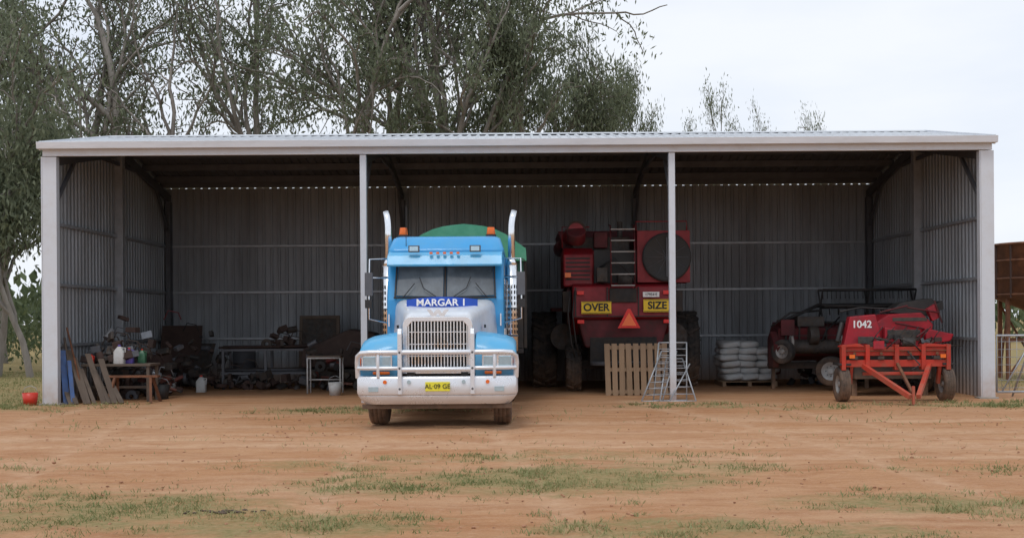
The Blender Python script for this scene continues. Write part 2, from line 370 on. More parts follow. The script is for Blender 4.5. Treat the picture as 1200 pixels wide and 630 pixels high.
c=mix(mth('MULTIPLY',gn,mth('MINIMUM',mth('MULTIPLY',att('grass'),2.0),.8)),c,gcol)
L.new(c,bs.inputs['Base Color'])
bp=N.new('ShaderNodeBump');bp.inputs['Strength'].default_value=1.0;bp.inputs['Distance'].default_value=.045
L.new(mth('ADD',mth('MULTIPLY',nz(6,8,.7),.6),mth('MULTIPLY',nz(40,5,.7),.35)),bp.inputs['Height']);L.new(bp.outputs[0],bs.inputs['Normal'])
me.materials.append(gm);go=bpy.data.objects.new('ground',me);scene.collection.objects.link(go)
# ---------------------------------------------------------------- foliage helpers
def leafmat(name,a,c,tr=.35):
    m=bpy.data.materials.new(name);m.use_nodes=True;nt=m.node_tree;N=nt.nodes;L=nt.links
    at=N.new('ShaderNodeAttribute');at.attribute_name='shade'
    mx=N.new('ShaderNodeMix');mx.data_type='RGBA';L.new(at.outputs['Fac'],mx.inputs[0]);mx.inputs[6].default_value=(*a,1);mx.inputs[7].default_value=(*c,1)
    bs=N['Principled BSDF'];bs.inputs['Roughness'].default_value=.6;bs.inputs['Specular IOR Level'].default_value=.3;L.new(mx.outputs[2],bs.inputs['Base Color'])
    t=N.new('ShaderNodeBsdfTranslucent');L.new(mx.outputs[2],t.inputs[0]);ms=N.new('ShaderNodeMixShader');ms.inputs[0].default_value=tr
    L.new(bs.outputs[0],ms.inputs[1]);L.new(t.outputs[0],ms.inputs[2]);L.new(ms.outputs[0],N['Material Output'].inputs[0]);return m
ML=leafmat('eucalypt_leaves',(.08,.1,.058),(.24,.27,.175),.4)
MLd=leafmat('shrub_leaves',(.05,.075,.035),(.15,.185,.09))
MG=leafmat('grass_blades',(.13,.175,.055),(.36,.33,.16),.25)
def quads(name,P0,P1,P2,P3,shade,m,parent=None):
    n=len(P0);co=np.stack([P0,P1,P2,P3],1).reshape(-1,3).astype(np.float32)
    me=bpy.data.meshes.new(name);me.vertices.add(4*n);me.vertices.foreach_set('co',co.ravel())
    me.loops.add(4*n);me.loops.foreach_set('vertex_index',np.arange(4*n,dtype=np.int32))
    me.polygons.add(n);me.polygons.foreach_set('loop_start',np.arange(0,4*n,4,dtype=np.int32));me.polygons.foreach_set('loop_total',np.full(n,4,dtype=np.int32))
    me.update(calc_edges=True)
    a=me.attributes.new('shade','FLOAT','FACE');a.data.foreach_set('value',np.clip(shade,0,1).astype(np.float32))
    me.materials.append(m);o=bpy.data.objects.new(name,me);scene.collection.objects.link(o)
    if parent:o.parent=parent
    return o
def leafcloud(name,cent,per,sig,Lf,Wd,m,parent,seed,shd=None):
    g=np.random.default_rng(seed);cent=np.array(cent);n=len(cent)*per
    c=np.repeat(cent,per,0)+g.normal(size=(n,3))*np.array(sig)
    sh=np.repeat(g.random(len(cent)) if shd is None else shd,per)*.7+g.random(n)*.35
    d=g.normal(size=(n,3))*.55;d[:,2]-=1.0;d/=np.linalg.norm(d,axis=1)[:,None]
    w=np.cross(d,g.normal(size=(n,3)));w/=np.linalg.norm(w,axis=1)[:,None]
    l=(Lf*(.6+.8*g.random(n)))[:,None];wd=(Wd*(.6+.8*g.random(n)))[:,None]
    return quads(name,c-d*l/2,c+w*wd/2,c+d*l/2,c-w*wd/2,sh,m,parent)
def euc(x,y,H,seed,lean=(0,0),limbs=5,r0=.2,per=11,sig=(.3,.3,.3),name='eucalyptus_tree',m=ML,Lf=.23,Wd=.07,spread=.85,trunk=.42,skip=.82,wid=1.0):
    rr=random.Random(seed);wd=MB();tips=[]
    def rv(): return Vector((rr.gauss(0,1),rr.gauss(0,1),rr.gauss(0,1)))
    def grow(p,d,Ln,r,lev):
        n=6;pts=[p];cur=p.copy();dd=d.copy()
        for i in range(n):
            dd=(dd+rv()*(.09+.05*lev)+Vector((0,0,.04 if lev<3 else -.08))).normalized();cur=cur+dd*Ln/n;pts.append(cur.copy())
        wd.tube(pts,[max(.011,r*(1-.5*i/n)) for i in range(n+1)],'bark',[8,6,5,3][lev],cap=False)
        if lev==3:
            if rr.random()<skip: tips.extend([tuple(q) for q in pts[2:]])
            return
        nc=[limbs,4,4][lev]
        for k in range(nc+1):
            t=1.0 if k==nc else rr.uniform(.4,1)
            i=min(n-1,int(t*n));q=pts[i].lerp(pts[i+1],t*n-i) if t<1 else pts[-1]
            base=(pts[i+1]-pts[i]).normalized()
            perp=base.cross(rv()).normalized()
            ang=R(rr.uniform(18,42) if k<nc else rr.uniform(3,14))*spread
            nd=(base*math.cos(ang)+perp*math.sin(ang)).normalized()
            f=[.62,.55,.5][lev]*rr.uniform(.8,1.2)
            grow(q,nd,Ln*f,r*(.5 if k<nc else .62)*rr.uniform(.85,1.1),lev+1)
    grow(Vector((0,0,-.1)),Vector((lean[0],lean[1],1)).normalized(),H*trunk,r0,0)
    top=max(t[2] for t in tips);cx=sum(t[0] for t in tips)/len(tips) if wid<1 else 0
    k=H/top;e=empty(name,(x-cx*k*wid,y,0));e.scale=(k*wid,k*wid,k)
    wd.obj('trunk_and_branches',e,fix=False)
    leafcloud('foliage',tips,per,sig,Lf/k,Wd/k,m,e,seed);return e
for a in [(-15.0,46,16.5,1,(-.08,0),8),(-12.3,45,18.5,2,(-.16,0),7),(-9.8,48,18,3,(.05,0),8),(-7.2,45,18.5,4,(.16,0),14),(-5.0,49,18.5,5,(.1,0),15),(-2.9,45,18,6,(.06,0),15),(-1.7,47,16.5,7,(.0,0),15)]:
    euc(a[0],a[1],a[2],a[3]+10,a[4],per=a[5],spread=.85 if a[3]<6 else .65)
euc(.2,46,14.6,18,(.0,0),spread=.58,per=16,wid=.75)
euc(2.0,46,12.3,31,(.0,0),limbs=4,spread=.55,per=17,wid=.6);euc(4.1,50,11.9,32,(0,0),limbs=4,r0=.15,spread=.5,per=17,wid=.55)
euc(9.6,62,13.0,33,limbs=4,r0=.13,per=13,spread=.5,wid=.5);euc(12.4,62,12.2,34,limbs=3,r0=.12,per=10,spread=.4,wid=.35);euc(15,62,11.8,35,limbs=3,r0=.12,per=9,spread=.4,wid=.4)
euc(-16.9,39,12.5,41,(-.05,0),per=17);euc(-20.5,44,15,42,(.02,0),per=16);euc(-15.6,36.5,8.2,43,(-.03,0),limbs=4,r0=.11,per=14);euc(-22,52,13,44,per=16);euc(-19,58,11,45,per=14)
euc(-14.4,36,6.0,46,(-.2,0),limbs=4,r0=.08,per=12)
g=np.random.default_rng(5);cs=[];
for i in range(1500):
    x=g.uniform(-150,150);y=g.uniform(75,130);h=(3+4.5*abs(noise.noise(Vector((x*.07,y*.05,3)))+.3))
    cs.append((x,y,g.uniform(.2,1)*h))
leafcloud('distant_trees',cs,22,(1.5,1.5,.8),.9,.5,MLd,None,77)
cs=[]
for i in range(140):
    x=g.uniform(-30,-11.5);y=g.uniform(38,60);cs.append((x,y,g.uniform(.2,2.6)))
leafcloud('shrubs',cs,60,(.7,.7,.4),.22,.1,MLd,None,78)
# grass blades
def grass():
    g=np.random.default_rng(9);pts=[]
    def samp(n,x0,x1,y0,y1):
        X=g.uniform(x0,x1,n);Y=g.uniform(y0,y1,n)
        for x,y in zip(X,Y):
            m=gmask(x,y)
            if m<=0.02: continue
            q=noise.noise(Vector((x*1.5,y*1.9,0)))*.55+noise.noise(Vector((x*6,y*7,3)))*.35+g.normal()*.13
            if q+m*.7>.53: pts.append((x,y))
    samp(150000,-7,7,8.2,15);samp(100000,-13,14,20.3,24);samp(20000,-20,-9.6,24,40);samp(9000,9.4,20,24,36)
    for (u,v) in [(630,603),(820,560),(300,575),(1100,600),(150,590),(745,590),(1010,575),(560,585),(480,560),(905,548),(60,560)]:
        p=W(u,v,1.6*F/(v-374));
        for i in range(45): pts.append((p.x+g.normal()*.06,p.y+g.normal()*.07))
    for (x,y) in zip(g.uniform(-13,13,4500),g.uniform(8,22,4500)):
        if noise.noise(Vector((x*.8,y*.8,7)))>.05: pts.append((x,y))
    P=np.array(pts);n=len(P);c=np.column_stack([P,np.full(n,-.012)])
    hgt=(.012+.028*g.random(n)**1.5)*(1+(P[:,1]>18)*.8);a=g.uniform(0,6.28,n);ln=g.normal(size=(n,2))*.9
    w=np.column_stack([np.cos(a),np.sin(a),np.zeros(n)])*(.004+.004*g.random(n)+ (P[:,1]>18)*.004)[:,None]
    tip=c+np.column_stack([ln[:,0]*hgt,ln[:,1]*hgt,hgt+.012])
    quads('grass',c-w,c+w,tip+w*.25,tip-w*.25,g.random(n)*.6+.25*np.sin(P[:,0]*2)+.25,MG)
grass()
b=MB();rr=random.Random(3)
for i in range(900):
    y=rr.uniform(8.3,23);x=rr.uniform(-.45,.45)*y;s=rr.uniform(.004,.015)*(1.5 if rr.random()<.1 else 1)
    b.ball((x,y,s*.2),(s*rr.uniform(.8,1.5),s,s*.7),'stone',1,.25,i)
b.obj('small_clods',fix=False)
b=MB();p=W(265,598,10.3)
for i in range(40): 
    x,y=p.x+rr.gauss(0,.14),10.3+rr.gauss(0,.05);s=rr.uniform(.008,.022);b.ball((x,y,.008),(s*1.5,s,s*.6),'dung',1,.3,i)
b.obj('dung_clumps',fix=False)
# ---------------------------------------------------------------- TRUCK
tk=empty('semi_truck',(-1.26,19.05,0))
def sec(y,hb,ht,zb,zt,r,n=5):
    pts=[(-hb,y,zb)]+[(-ht+r-r*math.cos(R(90*i/n)),y,zt-r+r*math.sin(R(90*i/n))) for i in range(n+1)]
    pts+=[(ht-r+r*math.cos(R(90-90*i/n)),y,zt-r+r*math.sin(R(90-90*i/n))) for i in range(n+1)]+[(hb,y,zb)]
    return [(x,yy,z+.03*(1-(x/ht)**2) if z>zt-r*.5 else z) for x,yy,z in pts]
b=MB();b.loft([sec(-.64,.56,.5,.8,1.66,.1),sec(-.5,.58,.53,.8,1.71,.12),sec(0,.63,.6,.8,1.77,.13),sec(.6,.75,.7,.8,1.86,.14),sec(1.12,.9,.82,.8,1.93,.14)],'white')
b.obj('bonnet',tk,bevel=.012)
b=MB()
for s in (-1,1):
    b.b2(s*.9,s*.92,.95,1.08,1.5,1.7,'chrome')
    for z in (1.3,1.5): b.box((s*.68,.1,z),(.03,.1,.05),'black')
b.obj('air_intakes_and_latches',tk)
b=MB()
out=[(-.86,.74),(-.9,.95),(-.86,1.13),(-.74,1.26),(-.5,1.34),(0,1.37),(.4,1.33),(.66,1.2),(.8,.98),(.84,.7)]
inn=[(.7,.7),(.62,.92),(.45,1.08),(.15,1.16),(-.2,1.16),(-.48,1.06),(-.64,.9),(-.68,.74)]
for s in (-1,1):
    def lp_(x,dz): return [(s*x,y,z+(dz if i<len(out) and z>1.0 else 0)) for i,(y,z) in enumerate(out+inn)]
    b.loft([lp_(.56,.06),lp_(.8,.03),lp_(1.02,-.01),lp_(1.12,-.05),lp_(1.165,-.11)],'lblue')
b.obj('front_guards',tk,bevel=.02)
b=MB()
for s in (-1,1):
    b.b2(s*.66,s*1.12,-.925,-.86,.87,1.1,'chrome')
    for q in (.78,1.0): b.b2(s*(q-.095),s*(q+.095),-.935,-.9,.9,1.07,'lens')
    b.b2(s*1.125,s*1.165,-.9,-.8,.92,1.05,'amber')
    b.b2(s*.7,s*.95,-.93,-.91,.8,.845,'amber')
b.obj('headlamps',tk,bevel=.012)
b=MB()
tl=arc(-.4,1.53,.12,180,90,5)+arc(.4,1.53,.12,90,0,5)
b.prism([(-.52,.84)]+tl+[(.52,.84),(.45,.9),(.45,1.5)]+[(.38,1.58),(-.38,1.58)]+[(-.45,1.5),(-.45,.9),(.45,.9),(.52,.84)][:2],'y',-.76,-.64,'chrome')
b.b2(-.47,.47,-.69,-.66,.86,1.6,'black')
for i in range(19):
    x=-.435+i*.87/18;b.b2(x-.011,x+.011,-.745,-.7,.9,1.58,'chrome')
for z in (1.06,1.24,1.42): b.b2(-.45,.45,-.725,-.695,z-.007,z+.007,'chrome')
b.b2(-.53,.53,-.75,-.66,.8,.9,'chrome')
b.obj('radiator_grille',tk,bevel=.006)
text('W',.15,(0,-.70,1.69),'chrome',tk,'bonnet_emblem',bold=.01,sx=1.8)
b=MB();nn=12;pts=[];
for i in range(nn+1):
    t=-1+2*i/nn;pts.append((t*.56,.12+.16*t*t,1.79-.04*t*t))
vs=[];
for p in pts: vs+=[Vector(p),Vector(p)+Vector((0,.03,.17)),Vector(p)+Vector((0,.05,.17)),Vector(p)+Vector((0,.02,0))]
fs=[]
for i in range(nn):
    for k in range(4): fs.append((i*4+k,i*4+(k+1)%4,(i+1)*4+(k+1)%4,(i+1)*4+k))
b.add(vs,fs,'dblue');b.obj('bonnet_banner',tk)
text('MARGAR 1',.15,(0,.09,1.868),'inkw',tk,'banner_text',rot=(80,0,0),bold=.003,sx=1.08)
# bull bar
b=MB()
prof=[(-1.19,-.8),(-1.17,-1.0),(-1.1,-1.07),(-.95,-1.12),(.95,-1.12),(1.1,-1.07),(1.17,-1.0),(1.19,-.8),(1.13,-.8),(1.11,-.96),(.92,-1.06),(-.92,-1.06),(-1.11,-.96),(-1.13,-.8)]
def bl(sx,dy,z): return [(x*sx,y+dy,z) for x,y in prof]
b.loft([bl(.9,.06,.37),bl(.95,.025,.43),bl(.99,.0,.5)],'alu');b.loft([bl(.99,-.002,.504),bl(1,-.012,.54),bl(1,-.012,.74),bl(.985,.01,.78)],'alu')
b.b2(-1.1,1.1,-1.0,-.95,.3,.37,'chassis')
for s in (-1,1):
    b.prism([(-1.18,.52),(-1.18,1.4),(-1.15,1.47),(-1.08,1.48),(-1.06,1.42),(-1.06,.52)],'x',s*.5,s*.56,'alu')
    pts=[(s*.53,-1.12,1.13),(s*.98,-1.12,1.13),(s*1.1,-1.08,1.12),(s*1.16,-1.0,1.07),(s*1.17,-.97,.98),(s*1.16,-.97,.75)];b.tube(pts,.04,'alu',10)
    b.tube([(s*.53,-1.12,.9),(s*1.0,-1.11,.9),(s*1.16,-1.0,.9)],.03,'alu',10)
    b.tube([(s*.85,-1.12,.76),(s*.85,-1.12,1.12)],.026,'alu',8)
    for z in (.6,.9,1.13): b.cyl((s*.53,-1.185,z),(s*.53,-1.17,z),.02,'steel',seg=8)
b.tube([(-.53,-1.13,1.13),(.53,-1.13,1.13)],.04,'alu',10);b.tube([(-.53,-1.13,.88),(.53,-1.13,.88)],.04,'alu',10)
b.obj('bull_bar',tk,bevel=.008)
b=MB();b.b2(-.16,.2,-1.155,-1.14,.565,.7,'plate');b.obj('number_plate',tk,bevel=.004)
text('AL·09 GE',.095,(.02,-1.16,.632),'inkb',tk,'plate_text')
b=MB()
for x in (-.75,.75,-.4,.4):
    b.cyl((x,-1.12,.7),(x,-1.15,.7),.028,'amber' if abs(x)>.6 else 'lens')
for x in (-.92,.92): b.b2(x-.07,x+.07,-1.11,-1.145,.56,.63,'lens')
b.obj('bumper_lamps',tk)
# cab
b=MB();b.prism([(1.1,.8),(1.1,1.93),(1.34,2.6),(1.36,2.75),(2.7,2.78),(2.7,.8)],'x',-.96,.96,'blue');b.obj('cab',tk,bevel=.04)
b=MB()
for s in (-1,1):
    y0,z0,y1,z1=1.075,1.98,1.285,2.53
    x0,x1=s*.03,s*.8
    def q(xx,t,off): 
        yy=y0+(y1-y0)*t+abs(xx)*.06-.02;zz=z0+(z1-z0)*t
        return (xx,yy-off,zz)
    vs=[q(x0,0,0),q(x1,.04,0),q(s*.78,.97,0),q(x0,1,0),q(x0,0,.02),q(x1,.04,.02),q(s*.78,.97,.02),q(x0,1,.02)]
    b.add(vs,[(0,1,2,3),(4,5,6,7),(0,1,5,4),(1,2,6,5),(2,3,7,6),(3,0,4,7)],'glass')
    b.prism([(1.45,1.95),(1.5,2.5),(2.3,2.52),(2.35,1.95)],'x',s*.965,s*.955,'glass')
b.obj('windscreen_and_windows',tk)
b=MB()
for s in (-1,1):
    b.tube([(s*.1,.98,1.95),(s*.35,1.04,2.12),(s*.42,1.07,2.3)],.008,'black',5);b.tube([(s*.7,1.0,1.95),(s*.5,1.07,2.2)],.008,'black',5)
    b.beam((s*.82,1.06,1.97),(s*.8,1.29,2.55),.025,.03,'black')
b.beam((0,1.04,1.97),(0,1.25,2.55),.035,.03,'black')
b.beam((-.84,1.06,1.965),(.84,1.06,1.965),.03,.03,'black')
b.obj('wipers_and_seals',tk)
b=MB();b.prism([(.98,2.47),(.96,2.5),(1.05,2.66),(1.33,2.74),(1.36,2.6),(1.28,2.59)],'x',-.94,.94,'lblue');b.obj('sun_visor',tk,bevel=.01)
b=MB()
def rl(z,hw,y0,y1,r=.12): 
    p=[]
    for cx,cy,a in ((hw-r,y1-r,0),(-hw+r,y1-r,90),(-hw+r,y0+r,180),(hw-r,y0+r,270)): p+=[(x,y,z) for x,y in arc(cx,cy,r,a,a+90,4)]
    return p
b.loft([rl(2.7,.97,1.25,3.95),rl(2.78,.96,1.3,3.95),rl(2.96,.9,1.5,3.92),rl(3.0,.84,1.6,3.86)],'blue');b.obj('roof_fairing',tk)
b=MB();b.b2(-1.0,1.0,2.72,4.0,.85,2.69,'blue')
for s in (-1,1):
    b.b2(s*1.0,s*1.007,2.9,3.95,1.5,1.7,'inkw');b.b2(s*1.0,s*1.007,2.9,3.95,1.1,1.3,'dblue')
b.obj('sleeper',tk,bevel=.03)
b=MB()
for s in (-1,1):
    b.b2(s*.955,s*.968,1.2,2.6,1.25,1.45,'inkw');b.b2(s*.955,s*.968,1.2,2.6,1.05,1.2,'dblue')
    b.b2(s*.97,s*1.1,1.25,2.4,.42,.5,'chrome');b.b2(s*.97,s*1.1,1.25,2.4,.78,.84,'chrome')
    b.cyl((s*.85,1.3,.65),(s*.85,3.6,.65),.3,'chrome',seg=24)
    b.b2(s*.975,s*.985,2.42,2.46,1.3,2.3,'chrome')
b.obj('steps_and_fuel_tanks',tk,bevel=.008)
b=MB()
for s in (-1,1):
    b.cyl((s*1.08,2.5,1.05),(s*1.08,2.5,2.55),.105,'chrome');b.cyl((s*1.08,2.5,2.55),(s*1.08,2.5,2.66),.105,'chrome',.065)
    b.tube([(s*1.08,2.5,2.6),(s*1.08,2.5,3.2),(s*1.085,2.52,3.28),(s*1.1,2.56,3.38),(s*1.13,2.6,3.5)],.062,'chrome',14)
    b.tube([(s*1.08,2.5,1.05),(s*1.05,2.4,.8),(s*.8,2.2,.7)],.06,'chrome',10)
    for k in (0,6,13): b.cyl((s*1.08,2.5,1.3+k*.08),(s*1.08,2.5,1.325+k*.08),.112,'steel')
    for k in range(9):
        for j in range(7):
            a=R(180+j*30-0);b.box((s*1.08+.107*math.cos(a),2.5+.107*math.sin(a),1.38+k*.1),(.02,.02,.055),'chassis')
    for z in (1.35,2.1): b.b2(s*.96,s*1.1,2.45,2.55,z,z+.04,'steel')
b.obj('exhaust_stacks',tk)
b=MB()
for s in (-1,1):
    b.b2(s*1.18,s*1.31,1.02,1.08,2.0,2.38,'steel');b.b2(s*1.19,s*1.3,1.08,1.088,2.02,2.36,'glass')
    b.b2(s*1.19,s*1.31,1.03,1.08,1.8,1.94,'black')
    b.tube([(s*.95,1.35,2.62),(s*1.24,1.12,2.6),(s*1.25,1.1,2.0),(s*1.25,1.1,1.62),(s*.95,1.3,1.55)],.014,'chrome',6)
    b.tube([(s*.95,1.35,2.3),(s*1.25,1.12,2.3)],.012,'chrome',6)
    b.tube([(s*1.24,1.14,2.6),(s*1.3,1.6,2.6)],.01,'chrome',6)
b.obj('side_mirrors',tk,bevel=.01)
b=MB()
for s in (-1,1):
    b.box((s*.5,1.02,2.76),(.18,.08,.11),'steel');b.box((s*.5,.975,2.76),(.14,.02,.075),'lens')
    b.cyl((s*.74,1.75,2.98),(s*.74,1.75,3.04),.09,'black');b.cyl((s*.74,1.75,3.04),(s*.74,1.75,3.16),.075,'amber',.06)
for x in (-.22,-.11,0,.11,.22): b.box((x,1.0,2.69),(.05,.05,.035),'amber')
b.tube([(-.66,1.35,2.75),(-.66,1.4,3.5)],.007,'black',5);
b.obj('roof_lamps_and_beacons',tk,bevel=.01)
b=MB()
for s in (-1,1): b.b2(s*.35,s*.45,-.9,12,.62,.9,'chassis')
b.b2(-1.0,1.0,-.06,.06,.42,.55,'chassis');b.b2(-.4,.4,-.5,1.0,.5,.8,'chassis');b.b2(-.6,.6,-.62,-.56,.55,.84,'chassis')
b.b2(-1.1,1.1,.85,.87,.3,.95,'black')
b.obj('chassis',tk)
b=MB()
for s in (-1,1):
    wheel(b,(s*.95,0,.51),.515,.28,.29,'alu')
    for y in (5.2,6.5,9.5,10.8):
        wheel(b,(s*.98,y,.51),.515,.26,.29,'rim');wheel(b,(s*.68,y,.51),.515,.26,.29,'rim')
b.obj('wheels',tk)
b=MB()
b.b2(-1.0,1.28,4.5,12.2,1.05,2.75,'chassis');b.b2(-1.01,1.29,4.49,12.21,2.2,2.85,'dgreen')
for i in range(9):
    y=4.55+i*.95
    for x in (-1.04,1.32): b.b2(x-.03,x+.03,y,y+.08,1.05,2.85,'chassis')
b.b2(-1.04,1.32,4.45,12.2,2.85,2.93,'galv');b.b2(-1.0,1.28,4.5,12.2,.95,1.04,'chassis')
b.obj('tipper_body',tk,bevel=.01)
b=MB();lp=[]
for j in range(16):
    y=4.4+j*.52;k=.03*(1 if j%2 else -1)
    hs=[0,.16,.31,.41,.47,.5,.52,.5,.47,.41,.31,.16,0]
    lp.append([(-1.05,y,2.72)]+[(.15-1.19+2.38*i/12,y,2.95+(.95+k)*hs[i]) for i in range(13)]+[(1.35,y,2.72)])
b.loft(lp,'tarp');b.obj('tarpaulin',tk)
# ---------------------------------------------------------------- HARVESTER
hv=empty('combine_harvester',(2.18,26.4,0))
b=MB()
b.prism([(.0,1.62),(.05,2.3),(.5,2.4),(.5,3.1),(5,3.1),(5,1.3),(1.2,1.25)],'x',-1.1,1.1,'hred')
b.prism([(.35,2.3),(.35,3.0),(.6,3.15),(2.2,3.15),(2.2,2.3)],'x',-1.28,-.62,'hred')
b.prism([(-.82,.98),(-1.0,1.6),(1.0,1.6),(.82,.98)],'y',.12,1.1,'maroon')
b.obj('body_panels',hv,bevel=.04)
b=MB()
b.b2(-.6,.32,.42,.5,2.36,3.1,'black')  # black slab paints the shade of the recess behind the ladder
for i in range(6): b.b2(-1.22,-.7,.33,.352,2.45+i*.09,2.48+i*.09,'black')
for x in (-1.03,-.35,.32,1.03): b.b2(x-.012,x+.012,-.02,.06,1.64,2.28,'black')
b.b2(-1.08,1.08,-.012,.0,1.64,1.66,'black');b.b2(-.62,.3,.3,1.4,2.3,2.345,'chassis')
b.box((-.45,.2,2.55),(.22,.25,.3),'junk');b.cyl((-.1,.3,2.45),(.2,.3,2.45),.13,'junk');b.tube([(-.5,.2,2.7),(-.2,.15,2.9),(.15,.2,2.6),(.25,.2,2.4)],.03,'black',6)
for x in (-1.15,-1.05): b.tube([(x,-.02,2.2),(x-.05,-.06,1.7),(x+.02,-.02,1.1),(x+.1,.1,.8)],.018,'black',6)
b.b2(-1.25,-1.12,.2,.34,2.5,2.6,'amber');b.b2(-1.0,-.85,-.03,0,2.12,2.2,'redl');b.b2(.85,1.0,-.03,0,2.12,2.2,'redl')
b.obj('vents_and_hoses',hv)
b=MB();b.b2(.32,1.46,.2,1.2,2.38,3.5,'hred')
b.lathe([(.2,.53),(.12,.53),(.1,.49),(.12,.45),(.12,.001)],(.95,0,2.92),'black','y',36)
b.beam((.95,.09,2.5),(.95,.09,3.34),.03,.02,'steel')
for a_ in range(12): b.beam((.95,.112,2.92),(.95+.46*math.cos(a_*math.pi/6),.112,2.92+.46*math.sin(a_*math.pi/6)),.008,.008,'steel')
b.obj('rotary_air_screen_housing',hv,bevel=.03)
b=MB();b.prism([(-1.2,3.1),(-1.35,3.6),(1.3,3.6),(1.2,3.1)],'y',1.6,4.2,'maroon')
b.b2(-1.05,.2,.7,1.6,3.1,3.4,'junk');b.b2(-.6,-.3,.5,.9,3.15,3.5,'maroon');b.cyl((.0,.9,3.1),(.0,.9,3.75),.06,'junk')
b.cyl((-1.0,.1,3.5),(-1.2,4.5,3.35),.19,'hred');b.lathe([(0,.001),(0,.16),(-.04,.19),(-.06,.21),(.05,.21)],(-1.0,.12,3.5),'brown','y',24)
b.cyl((-1.0,.05,3.5),(-1.0,.25,3.3),.2,'maroon')
b.obj('grain_tank_and_auger',hv,bevel=.02)
b=MB()
for x in (-.27,.24): b.tube([(x,-.1,2.25),(x,-.05,3.2),(x,.1,3.6),(x,.5,3.65)],.018,'maroon',6)
for i in range(6): b.b2(-.27,.24,-.12,-.02,2.3+i*.24,2.325+i*.24,'rim')
for pts in ([(.3,.25,3.5),(.3,.25,3.7),(1.4,.25,3.7),(1.4,.25,3.5)],[(-1.3,.4,3.15),(-1.3,.4,3.6),(-.7,.4,3.6)]): b.tube(pts,.014,'hred',6)
b.obj('ladder_and_handrails',hv)
b=MB()
b.prism([(.15,.6),(.1,1.2),(.9,1.3),(1.2,.7)],'x',-.72,.72,'chassis')
for x in (-.38,.38): b.cyl((x,.1,.6),(x,.1,.68),.34,'steel')
b.b2(-1.0,1.0,.95,1.15,.5,.68,'chassis');b.b2(-.5,.5,1.5,4,.5,1.25,'chassis')
for s in (-1,1):
    b.b2(s*1.12,s*1.2,.5,3.8,1.5,2.3,'maroon');b.b2(s*1.12,s*1.3,.2,.5,1.75,2.2,'chassis')
    b.b2(s*.85,s*1.0,-.05,.0,1.5,1.58,'redl')
    b.b2(s*1.25,s*1.5,2.2,3.6,1.78,1.86,'maroon');b.cyl((s*1.25,1.4,1.2),(s*1.25,1.9,1.2),.3,'junk')
b.b2(-.3,.28,-.03,.03,1.95,2.25,'chassis')
b.obj('straw_chopper_and_axle',hv,bevel=.01)
b=MB()
for s in (-1,1):
    wheel(b,(s*1.66,2.9,.87),.87,.58,.4,'hred',lugs=18);wheel(b,(s*1.05,1.05,.5),.5,.34,.25,'rim',lugs=14)
b.obj('wheels',hv)
b=MB();b.b2(-.91,-.27,-.08,-.06,1.71,1.97,'yellow');b.b2(.42,1.01,-.08,-.06,1.74,2.01,'yellow')
for x0,x1,z0,z1 in ((-.91,-.27,1.71,1.97),(.42,1.01,1.74,2.01)):
    for zz in (z0+.012,z1-.022): b.b2(x0+.015,x1-.015,-.084,-.081,zz,zz+.01,'inkb')
b.b2(.41,.76,-.08,-.06,2.06,2.17,'inkw');b.obj('warning_signs',hv)
text('OVER',.22,(-.59,-.088,1.84),'inkb',hv,'over_text',bold=.006);text('SIZE',.22,(.715,-.088,1.875),'inkb',hv,'size_text',bold=.006);text('17954·E',.08,(.585,-.088,2.115),'inkb',hv,'plate_text')
b=MB();b.prism([(-.14,1.4),(.34,1.4),(.13,1.81),(.07,1.81)],'y',-.16,-.14,'redl');b.prism([(-.055,1.45),(.255,1.45),(.1,1.725)],'y',-.168,-.1605,'fluoro');b.b2(.08,.12,-.139,.0,1.5,1.7,'steel');b.obj('slow_vehicle_triangle',hv)
# ---------------------------------------------------------------- pallet, frames, bags
pe=empty('wooden_pallet',(2.38,25.6,0),(-12,0,1));b=MB()
for i in range(9): x=-.6+i*.15;b.b2(x-.056,x+.056,-.02,0,.0,1.1,'wood',rot=(0,(i%3-1)*.6,0))
for z in (.08,.55,1.02): b.b2(-.65,.65,.002,.1,z-.04,z+.04,'wood')
for i in range(4): x=-.58+i*.38;b.b2(x-.056,x+.056,.102,.122,0,1.1,'wood')
b.obj('slats',pe,bevel=.003)
fe=empty('leaning_steel_frame',(2.55,24.35,0),(0,0,0));b=MB()
def fr(x0,x1,xt0,xt1,h,y0,y1,n,m):
    A,B_,C,D=Vector((x0,y0,0)),Vector((x1,y0,0)),Vector((xt1,y1,h)),Vector((xt0,y1,h))
    for p,q in ((A,D),(B_,C),(D,C),(A,B_)): b.tube([p,q],.016,m,6)
    for i in range(1,n): t=i/n;b.tube([A.lerp(D,t),B_.lerp(C,t)],.009,m,6)
fr(-.25,.15,.2,.5,.95,-.55,-.05,8,'galv');fr(.0,.65,.15,.7,1.12,-.35,-.02,9,'galv');fr(.1,.8,.3,.62,.8,-.6,.0,6,'galv')
b.tube([(.3,-.6,0.02),(.75,-.1,.7)],.015,'galv',6);b.obj('rails',fe)
sb=empty('sack_stack',W(873,449,29.3)*1.0);sb.location.z=0;b=MB();rr=random.Random(8)
for l in range(6):
    for i in range(3):
        for j in range(2):
            if l==5 and i==2: continue
            bb=MB();bb.ball((0,0,0),(1,1,1),'bag',3,.05,rr.random())
            ox,oy,oz=-.43+i*.43+rr.uniform(-.07,.07),-.3+j*.55+rr.uniform(-.08,.08),.22+l*.15
            rz=Matrix.Rotation(R(rr.uniform(-12,12)),4,'Z')@Matrix.Rotation(R(rr.uniform(-7,7)),4,'Y')
            vs=[]
            for v in bb.v:
                p=Vector([math.copysign(abs(c_)**.6,c_) for c_ in v]);p=Vector((p.x*.25,p.y*.32,p.z*.085));vs.append(rz@p+Vector((ox,oy,oz)))
            b.add(vs,bb.f,'bag',None,True)
b.obj('sacks',sb)
b=MB()
